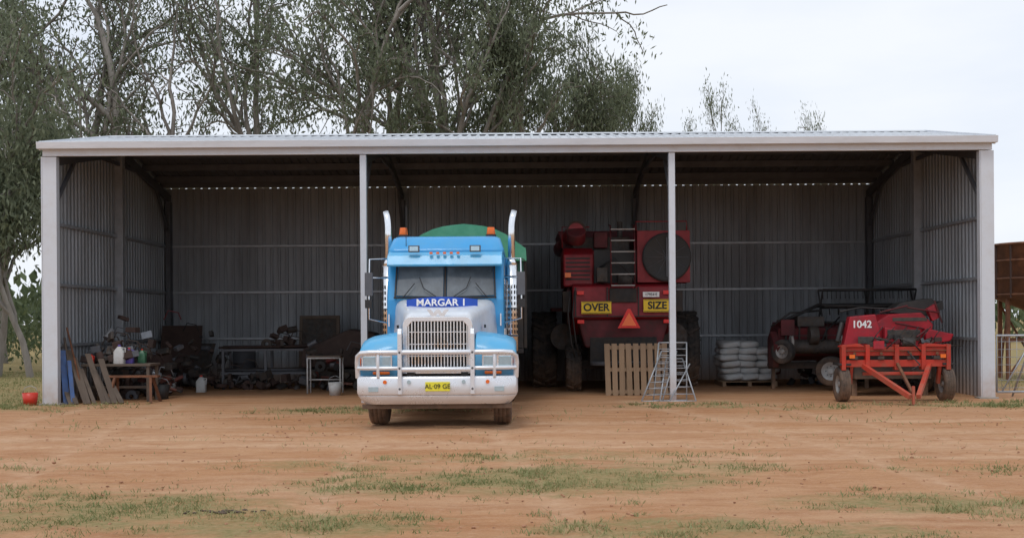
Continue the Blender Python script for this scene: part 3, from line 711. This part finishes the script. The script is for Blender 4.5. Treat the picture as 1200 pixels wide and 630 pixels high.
for i in range(5): b.b2(-.65,.65,-.6+i*.26,-.5+i*.26,.1,.12,'wood')
for x in (-.6,0,.6): b.b2(x-.04,x+.04,-.6,.6,0,.098,'wood')
b.obj('pallet_base',sb)
# ---------------------------------------------------------------- old header machine (dark)
hd=empty('harvester_header',(6.85,27.6,0));b=MB()
b.prism([(-.1,.75),(-.25,1.35),(.4,1.5),(1.0,1.1),(1.0,.6)],'x',-1.15,.6,'maroon')
b.prism([(-.3,.5),(-.5,1.0),(-.1,1.3),(.3,.5)],'x',-1.3,-1.16,'maroon');b.prism([(-.3,.3),(-.5,1.1),(-.1,1.5),(.5,.5)],'x',1.1,1.2,'maroon')
b.b2(.61,2.2,0,.8,.6,1.2,'junk');b.cyl((-1.0,-.2,.95),(.6,-.2,.95),.16,'junk')
b.b2(-.7,-.1,-.15,.5,1.4,1.62,'junk');b.b2(-1.1,-.8,-.3,.2,1.2,1.55,'maroon');b.cyl((-.5,-.35,1.2),(-.3,-.35,1.2),.2,'junk')
for i in range(6): b.b2(-1.0+i*.3,-.97+i*.3,-.29,-.2,.8,1.4,'chassis')
for x in (-.9,.2,.45): b.lathe([(-.02,.03),(-.03,.16),(-.015,.14),(.015,.14),(.03,.16),(.02,.03)],(x,-.42,1.05),'rim','x',20)
b.tube([(-.9,-.44,1.2),(.2,-.44,1.2)],.012,'black',5)
b.obj('header_body',hd,bevel=.02)
b=MB()
for k in range(6):
    a=k*math.pi/3;y,z=.2+.42*math.cos(a),1.85+.42*math.sin(a);b.tube([(-.1,y,z),(2.0,y,z)],.03,'black',6)
    for i in range(10): x=0+i*.2;b.tube([(x,y,z),(x,y-.03,z-.2)],.009,'black',4)
    for x in (-.1,.95,2.0): b.beam((x,.2,1.85),(x,y,z),.03,.03,'black')
b.tube([(-.1,.2,1.85),(2,.2,1.85)],.06,'black',8);b.tube([(-1,.1,1.5),(-.1,.2,1.9)],.04,'black',6)
for x in (-.3,.2,1.2): b.tube([(x,-.3,.8),(x+.2,-.3,1.3),(x+.6,.1,1.6)],.02,'black',6)
b.tube([(-1.3,-.2,1.4),(-.9,-.3,1.7),(-.2,-.2,1.75)],.025,'black',6)
b.obj('reel',hd)
b=MB();wheel(b,(0,0,0),.33,.2,.2,'whitep');b.obj('wheel_near',hd,loc=(-.08,-.65,.42),rot=(0,0,62))
b=MB();wheel(b,(0,0,0),.27,.16,.15,'rim');b.obj('wheel_far',hd,loc=(-1.1,-.5,.85),rot=(0,0,50))
b=MB()
b.beam((-.1,-.55,.42),(.3,.3,.6),.08,.08,'maroon');b.beam((-1.1,-.45,.85),(-.9,.2,.9),.06,.06,'maroon')
b.beam((-1.2,.1,0),(-1.2,.1,.8),.08,.08,'chassis');b.beam((.9,.1,0),(.9,.1,.8),.08,.08,'chassis');b.b2(-1.3,1.4,.1,.2,.45,.6,'chassis')
b.obj('support_frame',hd,bevel=.005)
# ---------------------------------------------------------------- hay machine "1042"
hm=empty('hay_machine',(7.45,24.9,0))
def q(u,v): p=W(u,v,24.9);return (p.x-7.45,p.z)
b=MB()
b.prism([q(984,408),q(992,371),q(1022,368),q(1026,384),q(1030,408)],'y',-.25,.0,'mred')
b.prism([q(1024,404),q(1026,377),q(1040,368),q(1078,366),q(1092,380),q(1086,404)],'y',-.1,.8,'mred')
b.prism([q(1078,384),q(1112,391),q(1108,399),q(1080,404)],'y',-.3,-.11,'mred')
b.prism([q(1031,383),q(1060,388),q(1077,400),q(1076,406),q(1031,406)],'y',-.33,-.12,'mred')
b.obj('body_panels',hm,bevel=.02)
b=MB()
b.prism([q(1042,366),q(1055,355),q(1092,349),q(1098,356),q(1105,352),q(1106,362),q(1085,370)],'y',.0,.5,'black')
b.tube([(q(984,365)[0],0,q(984,365)[1]),(q(1010,360)[0],.1,q(1010,360)[1]),(q(1045,362)[0],0,q(1045,362)[1])],.02,'black',6)
b.tube([(q(985,378)[0],-.1,q(985,378)[1]),(q(978,400)[0],-.2,q(978,400)[1])],.05,'black',6)
b.b2(-.75,.8,-.1,.7,.35,.98,'chassis')
for i in range(6): x=-.5+i*.24;b.tube([(x,-.35,1.05),(x+.1,-.44,1.25),(x+.25,-.36,1.4)],.012,'black',5)
for x in (-.7,.75): b.b2(x-.05,x+.05,.1,.2,0,.4,'chassis')
b.prism([q(1084,362),q(1094,356),q(1098,372),q(1090,376)],'y',-.15,0,'mred')
for (u0,v0,u1,v1) in ((1034,386,1072,396),(1040,372,1080,376),(1000,394,1018,402)):
    p0=q(u0,v0);p1=q(u1,v1);b.b2(p0[0],p1[0],-.345,-.33,p1[1],p0[1],'junk')
b.cyl((.1,-.45,1.1),(.35,-.45,1.1),.09,'junk');b.cyl((-.3,-.4,1.05),(-.3,-.3,1.05),.11,'steel')
rr=random.Random(12)
for i in range(34):
    x=rr.uniform(-.75,.85);z=rr.uniform(.95,1.2);m=rr.choice(['junk','black','maroon','steel','drust'])
    if i%3: b.box((x,-.3-rr.uniform(0,.18),z),(rr.uniform(.04,.2),rr.uniform(.04,.12),rr.uniform(.03,.12)),m,rot=(rr.uniform(-20,20),rr.uniform(-30,30),rr.uniform(-30,30)))
    else: b.cyl((x,-.45,z),(x+rr.uniform(.05,.3),-.4,z+rr.uniform(-.1,.2)),rr.uniform(.015,.04),m,seg=8)
for u0,v0,u1,v1 in ((1028,366,1060,358),(1060,360,1096,366),(1092,352,1100,378),(1046,378,1084,386)):
    p0=q(u0,v0);p1=q(u1,v1);b.tube([(p0[0],-.16,p0[1]),(p1[0],-.2,p1[1])],.018,'maroon',6)
b.obj('mechanism',hm,bevel=.006)
p=q(1007,380);text('1042',.2,(p[0]-.02,-.256,p[1]),'inkw',hm,'number_text',bold=.005)
# orange toolbar implement
im=empty('towed_implement_frame',((1049-612)/F*23.2,23.2,0));b=MB()
b.b2(-1.03,1.0,-.06,.1,.87,1.03,'ored');b.b2(-1.03,1.0,-.1,-.065,.955,.97,'rust')
b.b2(-.95,.95,-.08,.06,.66,.79,'ored')
for x in (-1.0,-.55,.0,.5,.97): b.b2(x-.04,x+.04,-.11,.05,.6,1.08,'ored')
b.prism([(-1.05,1.06),(-.7,1.1),(-.6,1.035),(-1.05,1.035)],'y',-.1,.15,'ored');b.prism([(1.02,1.06),(.6,1.1),(.5,1.035),(1.02,1.035)],'y',-.1,.15,'ored')
for x,s in ((-.98,1),(.98,-1)): b.beam((x*.85,.0,.68),(x*.85,.1,.34),.06,.08,'ored');b.b2(x-.12,x+.12,-.1,.35,.69,.73,'black')
for x in (-.62,.62): b.beam((x,-.05,.68),(x*.12,-1.1,.16),.08,.09,'ored')
b.beam((-.5,-.3,.55),(.5,-.3,.55),.05,.05,'ored');b.beam((0,-.12,.72),(0,-1.0,.22),.05,.05,'rust')
b.b2(-.62,.62,-.02,.04,.5,.56,'ored')
for x in (-.8,-.3,.25,.75): b.cyl((x,-.13,.91),(x,-.105,.91),.03,'rust',seg=8);b.b2(x-.06,x+.06,-.115,-.085,.8,.86,'junk')
b.beam((0,-1.05,.02),(0,-1.05,.35),.05,.05,'ored');b.b2(-.08,.08,-1.13,-.97,.0,.025,'rust')
b.obj('frame',im,bevel=.006)
b=MB()
for x in (-.98,.98): wheel(b,(x,.12,.33),.335,.2,.17,'rim')
b.obj('wheels',im)
b=MB()
for x in (-.85,.86): b.box((x,-.12,.86),(.1,.03,.07),'amber')
b.b2(-.45,-.25,-.14,-.11,1.0,1.15,'mred');b.tube([(-.2,-.1,1.0),(0,-.2,1.2),(.3,-.1,1.1),(.45,-.1,.95)],.014,'black',6)
b.tube([(.2,-.1,.95),(.4,-.2,.7),(.2,-.3,.6)],.014,'black',6)
b.obj('lamps_and_hoses',im)
# ---------------------------------------------------------------- bicycle
be=empty('bicycle',(8.58,24.75,0),(0,-6,68));b=MB()
for x in (-.5,.5):
    n=28;pts=[(x+.32*math.cos(2*math.pi*i/n),0,.33+.32*math.sin(2*math.pi*i/n)) for i in range(n+1)];b.tube(pts,.02,'rubber',6,cap=False)
    for i in range(14): a=2*math.pi*i/14;b.tube([(x,0,.33),(x+.31*math.cos(a),0,.33+.31*math.sin(a))],.002,'galv',3)
for l in (((-.5,0,.33),(-.12,0,.85)),((-.12,0,.85),(.35,0,.82)),((-.05,0,.3),(.37,0,.75)),((-.05,0,.3),(-.14,0,.92)),((-.5,0,.33),(-.05,0,.3)),((.5,0,.33),(.33,0,.95)),((.33,-.26,.98),(.33,.26,.98))): b.tube(l,.014,'junk',6)
b.box((-.16,0,.95),(.24,.12,.05),'black');b.tube([(-.05,-.1,.3),(-.05,.1,.3)],.06,'galv',10);b.obj('frame_and_wheels',be)
# ---------------------------------------------------------------- gate, tank
ge=empty('steel_gate',(9.26,24.0,0));b=MB()
b.tube([(0,0,.12),(0,0,1.22),(3.2,.1,1.22),(3.2,.1,.12),(0,0,.12)],.022,'galv',8)
for i in range(7): z=.2+i*.15;b.tube([(0,0,z),(3.2,.1,z)],.005,'galv',4)
for i in range(21): x=.15*i+.1;b.tube([(x,x*.03,.12),(x,x*.03,1.22)],.005,'galv',4)
b.tube([(.1,0,.12),(.75,.02,1.22)],.015,'galv',6);b.tube([(.5,.5,0),(.8,-.1,1.5)],.02,'galv',6);b.obj('gate_mesh',ge)
te=empty('rusty_field_bin',(13.3,31,0));b=MB()
b.lathe([(1.7,.1),(1.7,.5),(2.05,1.32),(3.4,1.32),(3.42,1.36),(3.36,1.36),(3.44,.4),(3.44,.001)],(0,0,0),'rust','z',28)
for z in (2.1,2.5,2.95): b.lathe([(z,1.325),(z+.03,1.35),(z+.06,1.325)],(0,0,0),'rust','z',28)
for k in range(14): a=k*math.pi/7;b.beam((1.33*math.cos(a),1.33*math.sin(a),2.05),(1.33*math.cos(a),1.33*math.sin(a),3.4),.04,.04,'drust')
b.cyl((0,0,3.4),(0,0,3.6),.3,'rust')
b.obj('bin',te);b=MB()
for k in range(6):
    a=k*math.pi/3+.3;b.beam((1.25*math.cos(a),1.25*math.sin(a),0),(1.25*math.cos(a),1.25*math.sin(a),2.1),.09,.09,'rust')
    a2=a+math.pi/3;b.beam((1.25*math.cos(a),1.25*math.sin(a),.1),(1.25*math.cos(a2),1.25*math.sin(a2),1.9),.04,.04,'rust')
    b.beam((1.25*math.cos(a),1.25*math.sin(a),1.0),(1.25*math.cos(a2),1.25*math.sin(a2),1.0),.06,.06,'rust')
b.obj('stand',te)
# ---------------------------------------------------------------- left clutter
def junkpile(name,c,n,ext,seed,mats=('junk','junk','black','drust','brown','steel')):
    rr=random.Random(seed);e=empty(name,c);b=MB()
    for i in range(n):
        p=(rr.gauss(0,ext[0]*.4),rr.gauss(0,ext[1]*.4),abs(rr.gauss(0,ext[2]*.45))+.03);m=rr.choice(mats);k=rr.random()
        if k<.4: b.box(p,(rr.uniform(.06,.28),rr.uniform(.06,.25),rr.uniform(.04,.18)),m,rot=(rr.uniform(-25,25),rr.uniform(-25,25),rr.uniform(0,180)))
        elif k<.7:
            d=Vector((rr.uniform(-1,1),rr.uniform(-.5,.5),rr.uniform(-.3,1))).normalized()*rr.uniform(.08,.25);b.cyl(Vector(p)-d/2,Vector(p)+d/2,rr.uniform(.02,.08),m,seg=10)
        elif k<.85: b.tube([p,Vector(p)+Vector((.1,0,.2)),Vector(p)+Vector((.3,.05,.15)),Vector(p)+Vector((.35,.1,0))],.015,m,5)
        else: b.lathe([(-.04,.05),(-.04,.13),(.04,.13),(.04,.05),(-.04,.05)],p,m,rr.choice('xyz'),14)
    b.obj('parts',e,bevel=.006);return e
def table(name,c,w,d,h,m,t=.05):
    e=empty(name,c);b=MB();b.b2(-w/2,w/2,-d/2,d/2,h-t,h,m)
    for x in (-w/2+.06,w/2-.06):
        for y in (-d/2+.06,d/2-.06): b.b2(x-.03,x+.03,y-.03,y+.03,0,h-t-.001,m)
    b.b2(-w/2+.09,w/2-.09,-.02,.02,.25,.3,m);b.obj('table',e,bevel=.006);return e
table('workbench',(-8.2,25.1,0),1.4,.7,.76,'gwood')
junkpile('bench_tools',(-8.35,25.1,.77),34,(.65,.3,.55),1);junkpile('machine_parts',(-8.4,25.9,0),60,(.8,.5,1.4),2)
junkpile('machine_parts',(-7.9,26.6,0),40,(.7,.5,1.0),22,('junk','maroon','galv','steel','drust'))
def drum(c,m):
    e=empty('steel_drum',c);b=MB();b.lathe([(0,.001),(0,.28),(.28,.285),(.29,.295),(.3,.285),(.57,.285),(.58,.295),(.59,.285),(.87,.28),(.87,.26),(.85,.25),(.85,.001)],(0,0,0),m,'z',24);b.obj('drum',e)
drum((-8.75,27.2,0),'junk');drum((-8.1,27.4,0),'drust');drum((-7.0,30.9,0),'steel')
def jug(c,m,s=1,cap='redp'):
    e=empty('plastic_jug',c);b=MB();b.loft([rl(0,.09*s,-.07*s,.07*s,.03*s),rl(.2*s,.09*s,-.07*s,.07*s,.03*s),rl(.26*s,.05*s,-.04*s,.04*s,.02*s),rl(.29*s,.025*s,-.02*s,.02*s,.01*s)],m);b.cyl((0,0,.29*s),(0,0,.32*s),.025*s,cap)
    b.tube([(.03*s,0,.27*s),(.1*s,0,.26*s),(.09*s,0,.14*s)],.012*s,m,6);b.obj('jug',e,bevel=.003)
jug((-8.15,24.85,.762),'whitep',1.2,'purple');jug((-8.0,25.0,.762),'purple',1.0);jug((-7.8,25.2,.762),'greenp',.9);jug((-8.75,24.95,.762),'redp',.6)
def bucket(c,m,r=.15,h=.28,name='bucket'):
    e=empty(name,c);b=MB();b.lathe([(0,.001),(0,r*.8),(h,r),(h,r*.95),(.03,r*.76),(.03,.001)],(0,0,0),m,'z',20);b.tube([(-r,0,h),(-r*.7,0,h+.1),(0,0,h+.14),(r*.7,0,h+.1),(r,0,h)],.005,'galv',4);b.obj('bucket',e)
bucket((-9.58,23.9,0),'redp',.15,.24);p=W(393,462,26.5);bucket((p.x,26.4,0),'whitep');p=W(178,455,28.5);bucket((p.x,28.3,0),'whitep',.13,.28);bucket((p.x+.4,28.6,0),'whitep',.13,.3);bucket((p.x+.1,29.2,0),'greenp',.15,.4)
bucket((-7.5,25.5,0),'black',.17,.3);jug((-7.3,27.9,0),'whitep',1.2)
e=empty('wood_planks',(-8.7,24.25,0));b=MB();rr=random.Random(4)
for i in range(9):
    x=-.35+i*.11;b.beam((x+.25+rr.uniform(-.05,.05),-.25+.02*i,0.01),(x-.28+.02*i,.28,1.0+rr.uniform(-.25,.2)-.03*i),rr.uniform(.06,.13),.025,'gwood')
b.tube([(.1,-.1,0),(-.4,.3,1.5)],.02,'rust',6);b.tube([(-.1,-.15,0),(-.45,.3,1.3)],.025,'gwood',6)
b.obj('planks',e,bevel=.003)
e=empty('blue_boards',(-9.0,24.2,0));b=MB();b.beam((.05,-.1,0),(-.1,.1,1.05),.12,.03,'bluep');b.beam((.2,-.15,0),(.05,.05,.85),.08,.03,'bluep');b.obj('boards',e,bevel=.004)
e=empty('trestle_stand',(-7.75,24.5,0));b=MB()
for x in (-.35,.35):
    for y in (-.2,.2): b.beam((x+(.08 if x>0 else -.08),y*1.6,0),(x,y*.4,.5),.05,.04,'rust')
b.b2(-.5,.5,-.1,.1,.5,.54,'rust');b.obj('stand',e)
# rear left
e=empty('leaning_sheet',(-8.45,30.8,0),(0,0,0));b=MB()
b.beam((-.1,-.3,0),(-.15,.3,1.5),1.0,.02,'drust');b.beam((.35,-.4,0),(.5,.15,1.05),.5,.02,'junk')
b.obj('sheets',e)
junkpile('scrap_heap',(-7.9,29.2,0),60,(1.1,.6,1.1),6)
e=empty('pipe_rack',(-6.05,29.3,0));b=MB()
for x in (-1.0,0,1.0):
    for y in (-.35,.35): b.b2(x-.03,x+.03,y-.03,y+.03,0,.95,'steel')
for z in (.35,.9):
    for y in (-.35,.35): b.b2(-1.05,1.05,y-.025,y+.025,z,z+.05,'steel')
rr=random.Random(2)
for i in range(10): z=.45 if i<5 else .98;b.tube([(-1.1+rr.uniform(-.1,.1),-.3+.07*i%.6,z),(1.1+rr.uniform(-.2,.2),-.3+.07*i%.6,z+rr.uniform(0,.03))],rr.uniform(.02,.04),rr.choice(['steel','drust','junk']),8)
b.obj('rack',e)
junkpile('cloth_heap',(-5.75,29.2,.98),16,(.4,.3,.4),9,('brown','brown','junk'));junkpile('scrap_heap',(-6.3,28.9,0),40,(1.2,.4,.5),11)
e=empty('old_door',(-5.05,30.4,0),(-9,0,0));b=MB();b.b2(-.5,-.42,-.03,.03,0,1.75,'gwood');b.b2(.42,.5,-.03,.03,0,1.75,'gwood')
for z in (0,.85,1.67): b.b2(-.42,.42,-.028,.028,z,z+.08,'gwood')
b.b2(-.42,.42,-.005,.005,.08,1.67,'junk');b.obj('door',e,bevel=.004)
e=empty('steel_stool',((379-612)/F*27,27.2,0));b=MB()
for x in (-.36,.36):
    for y in (-.2,.2): b.tube([(x,y,0),(x,y,.78)],.018,'whitep',8)
for y in (-.2,.2): b.tube([(-.36,y,.78),(.36,y,.78)],.018,'whitep',8)
b.b2(-.37,.37,-.21,.21,.8,.83,'gwood');b.tube([(-.36,0,.3),(.36,0,.3)],.015,'whitep',6);b.obj('stool',e)
e=empty('covered_machine',(-4.25,29.2,0));b=MB()
b.prism([(-.95,.5),(-.9,.95),(-.5,1.1),(.2,1.4),(.8,1.3),(.95,.9),(.95,.5)],'y',-.5,.6,'brown');b.b2(-.85,.85,-.4,.5,.15,.49,'junk');b.obj('body',e,bevel=.08)
junkpile('engine_parts',(-4.4,28.3,0),38,(.8,.4,1.2),14,('junk','maroon','black','steel'))
junkpile('scrap_heap',(5.15,29.8,0),14,(.5,.4,.5),15);junkpile('machine_parts',(8.5,27,0),34,(.4,1.0,1.0),16);junkpile('scrap_heap',(7.2,29.5,0),46,(1.6,.6,1.4),17,('junk','maroon','black','steel','drust'))
e=empty('spare_tyre',(8.55,26.1,.33),(0,12,0));b=MB();wheel(b,(0,0,0),.33,.2,.2,'rim');b.obj('tyre',e)
# ---------------------------------------------------------------- light
w=bpy.data.worlds.new('World');scene.world=w;w.use_nodes=True;N=w.node_tree.nodes;L=w.node_tree.links
bg=N['Background'];bg.inputs[1].default_value=.1
sk=N.new('ShaderNodeTexSky');sk.sky_type='NISHITA';sk.sun_disc=False;sk.sun_elevation=R(62);sk.sun_rotation=R(200)
tc=N.new('ShaderNodeTexCoord');mp=N.new('ShaderNodeMapping');mp.inputs['Scale'].default_value=(1,1,3.5);L.new(tc.outputs['Generated'],mp.inputs[0])
n=N.new('ShaderNodeTexNoise');n.inputs['Scale'].default_value=2.3;n.inputs['Detail'].default_value=7;n.inputs['Roughness'].default_value=.5;L.new(mp.outputs[0],n.inputs['Vector'])
cr=N.new('ShaderNodeValToRGB');cr.color_ramp.elements[0].position=.3;cr.color_ramp.elements[0].color=(.68,.75,.87,1);cr.color_ramp.elements[1].position=.62;cr.color_ramp.elements[1].color=(.86,.89,.94,1);L.new(n.outputs['Fac'],cr.inputs[0])
sc=N.new('ShaderNodeVectorMath');sc.operation='SCALE';sc.inputs['Scale'].default_value=11.3;L.new(cr.outputs[0],sc.inputs[0])
mx=N.new('ShaderNodeMix');mx.data_type='RGBA';mx.inputs[0].default_value=.93;L.new(sk.outputs[0],mx.inputs[6]);L.new(sc.outputs[0],mx.inputs[7]);L.new(mx.outputs[2],bg.inputs[0])
sl_=bpy.data.lights.new('sun','SUN');sl_.energy=1.0;sl_.angle=R(18);sl_.color=(1,.96,.9);so=bpy.data.objects.new('sun',sl_);scene.collection.objects.link(so)
az=R(200);el=R(62);dirv=Vector((math.sin(az)*math.cos(el),math.cos(az)*math.cos(el),math.sin(el)));so.rotation_euler=dirv.to_track_quat('Z','Y').to_euler();so.location=(0,0,30)
# ---------------------------------------------------------------- camera
cd=bpy.data.cameras.new('camera');cd.sensor_width=36;cd.lens=36*F/1200;cd.shift_x=-12/1200;cd.shift_y=59/1200;cd.clip_end=3000
co=bpy.data.objects.new('camera',cd);scene.collection.objects.link(co);co.matrix_world=Matrix.Translation((0,0,1.6))@Matrix.Rotation(R(90),4,'X')@Matrix.Rotation(-.007,4,'Z')
scene.camera=co
scene.view_settings.view_transform='Standard';scene.view_settings.look='None';scene.view_settings.exposure=0
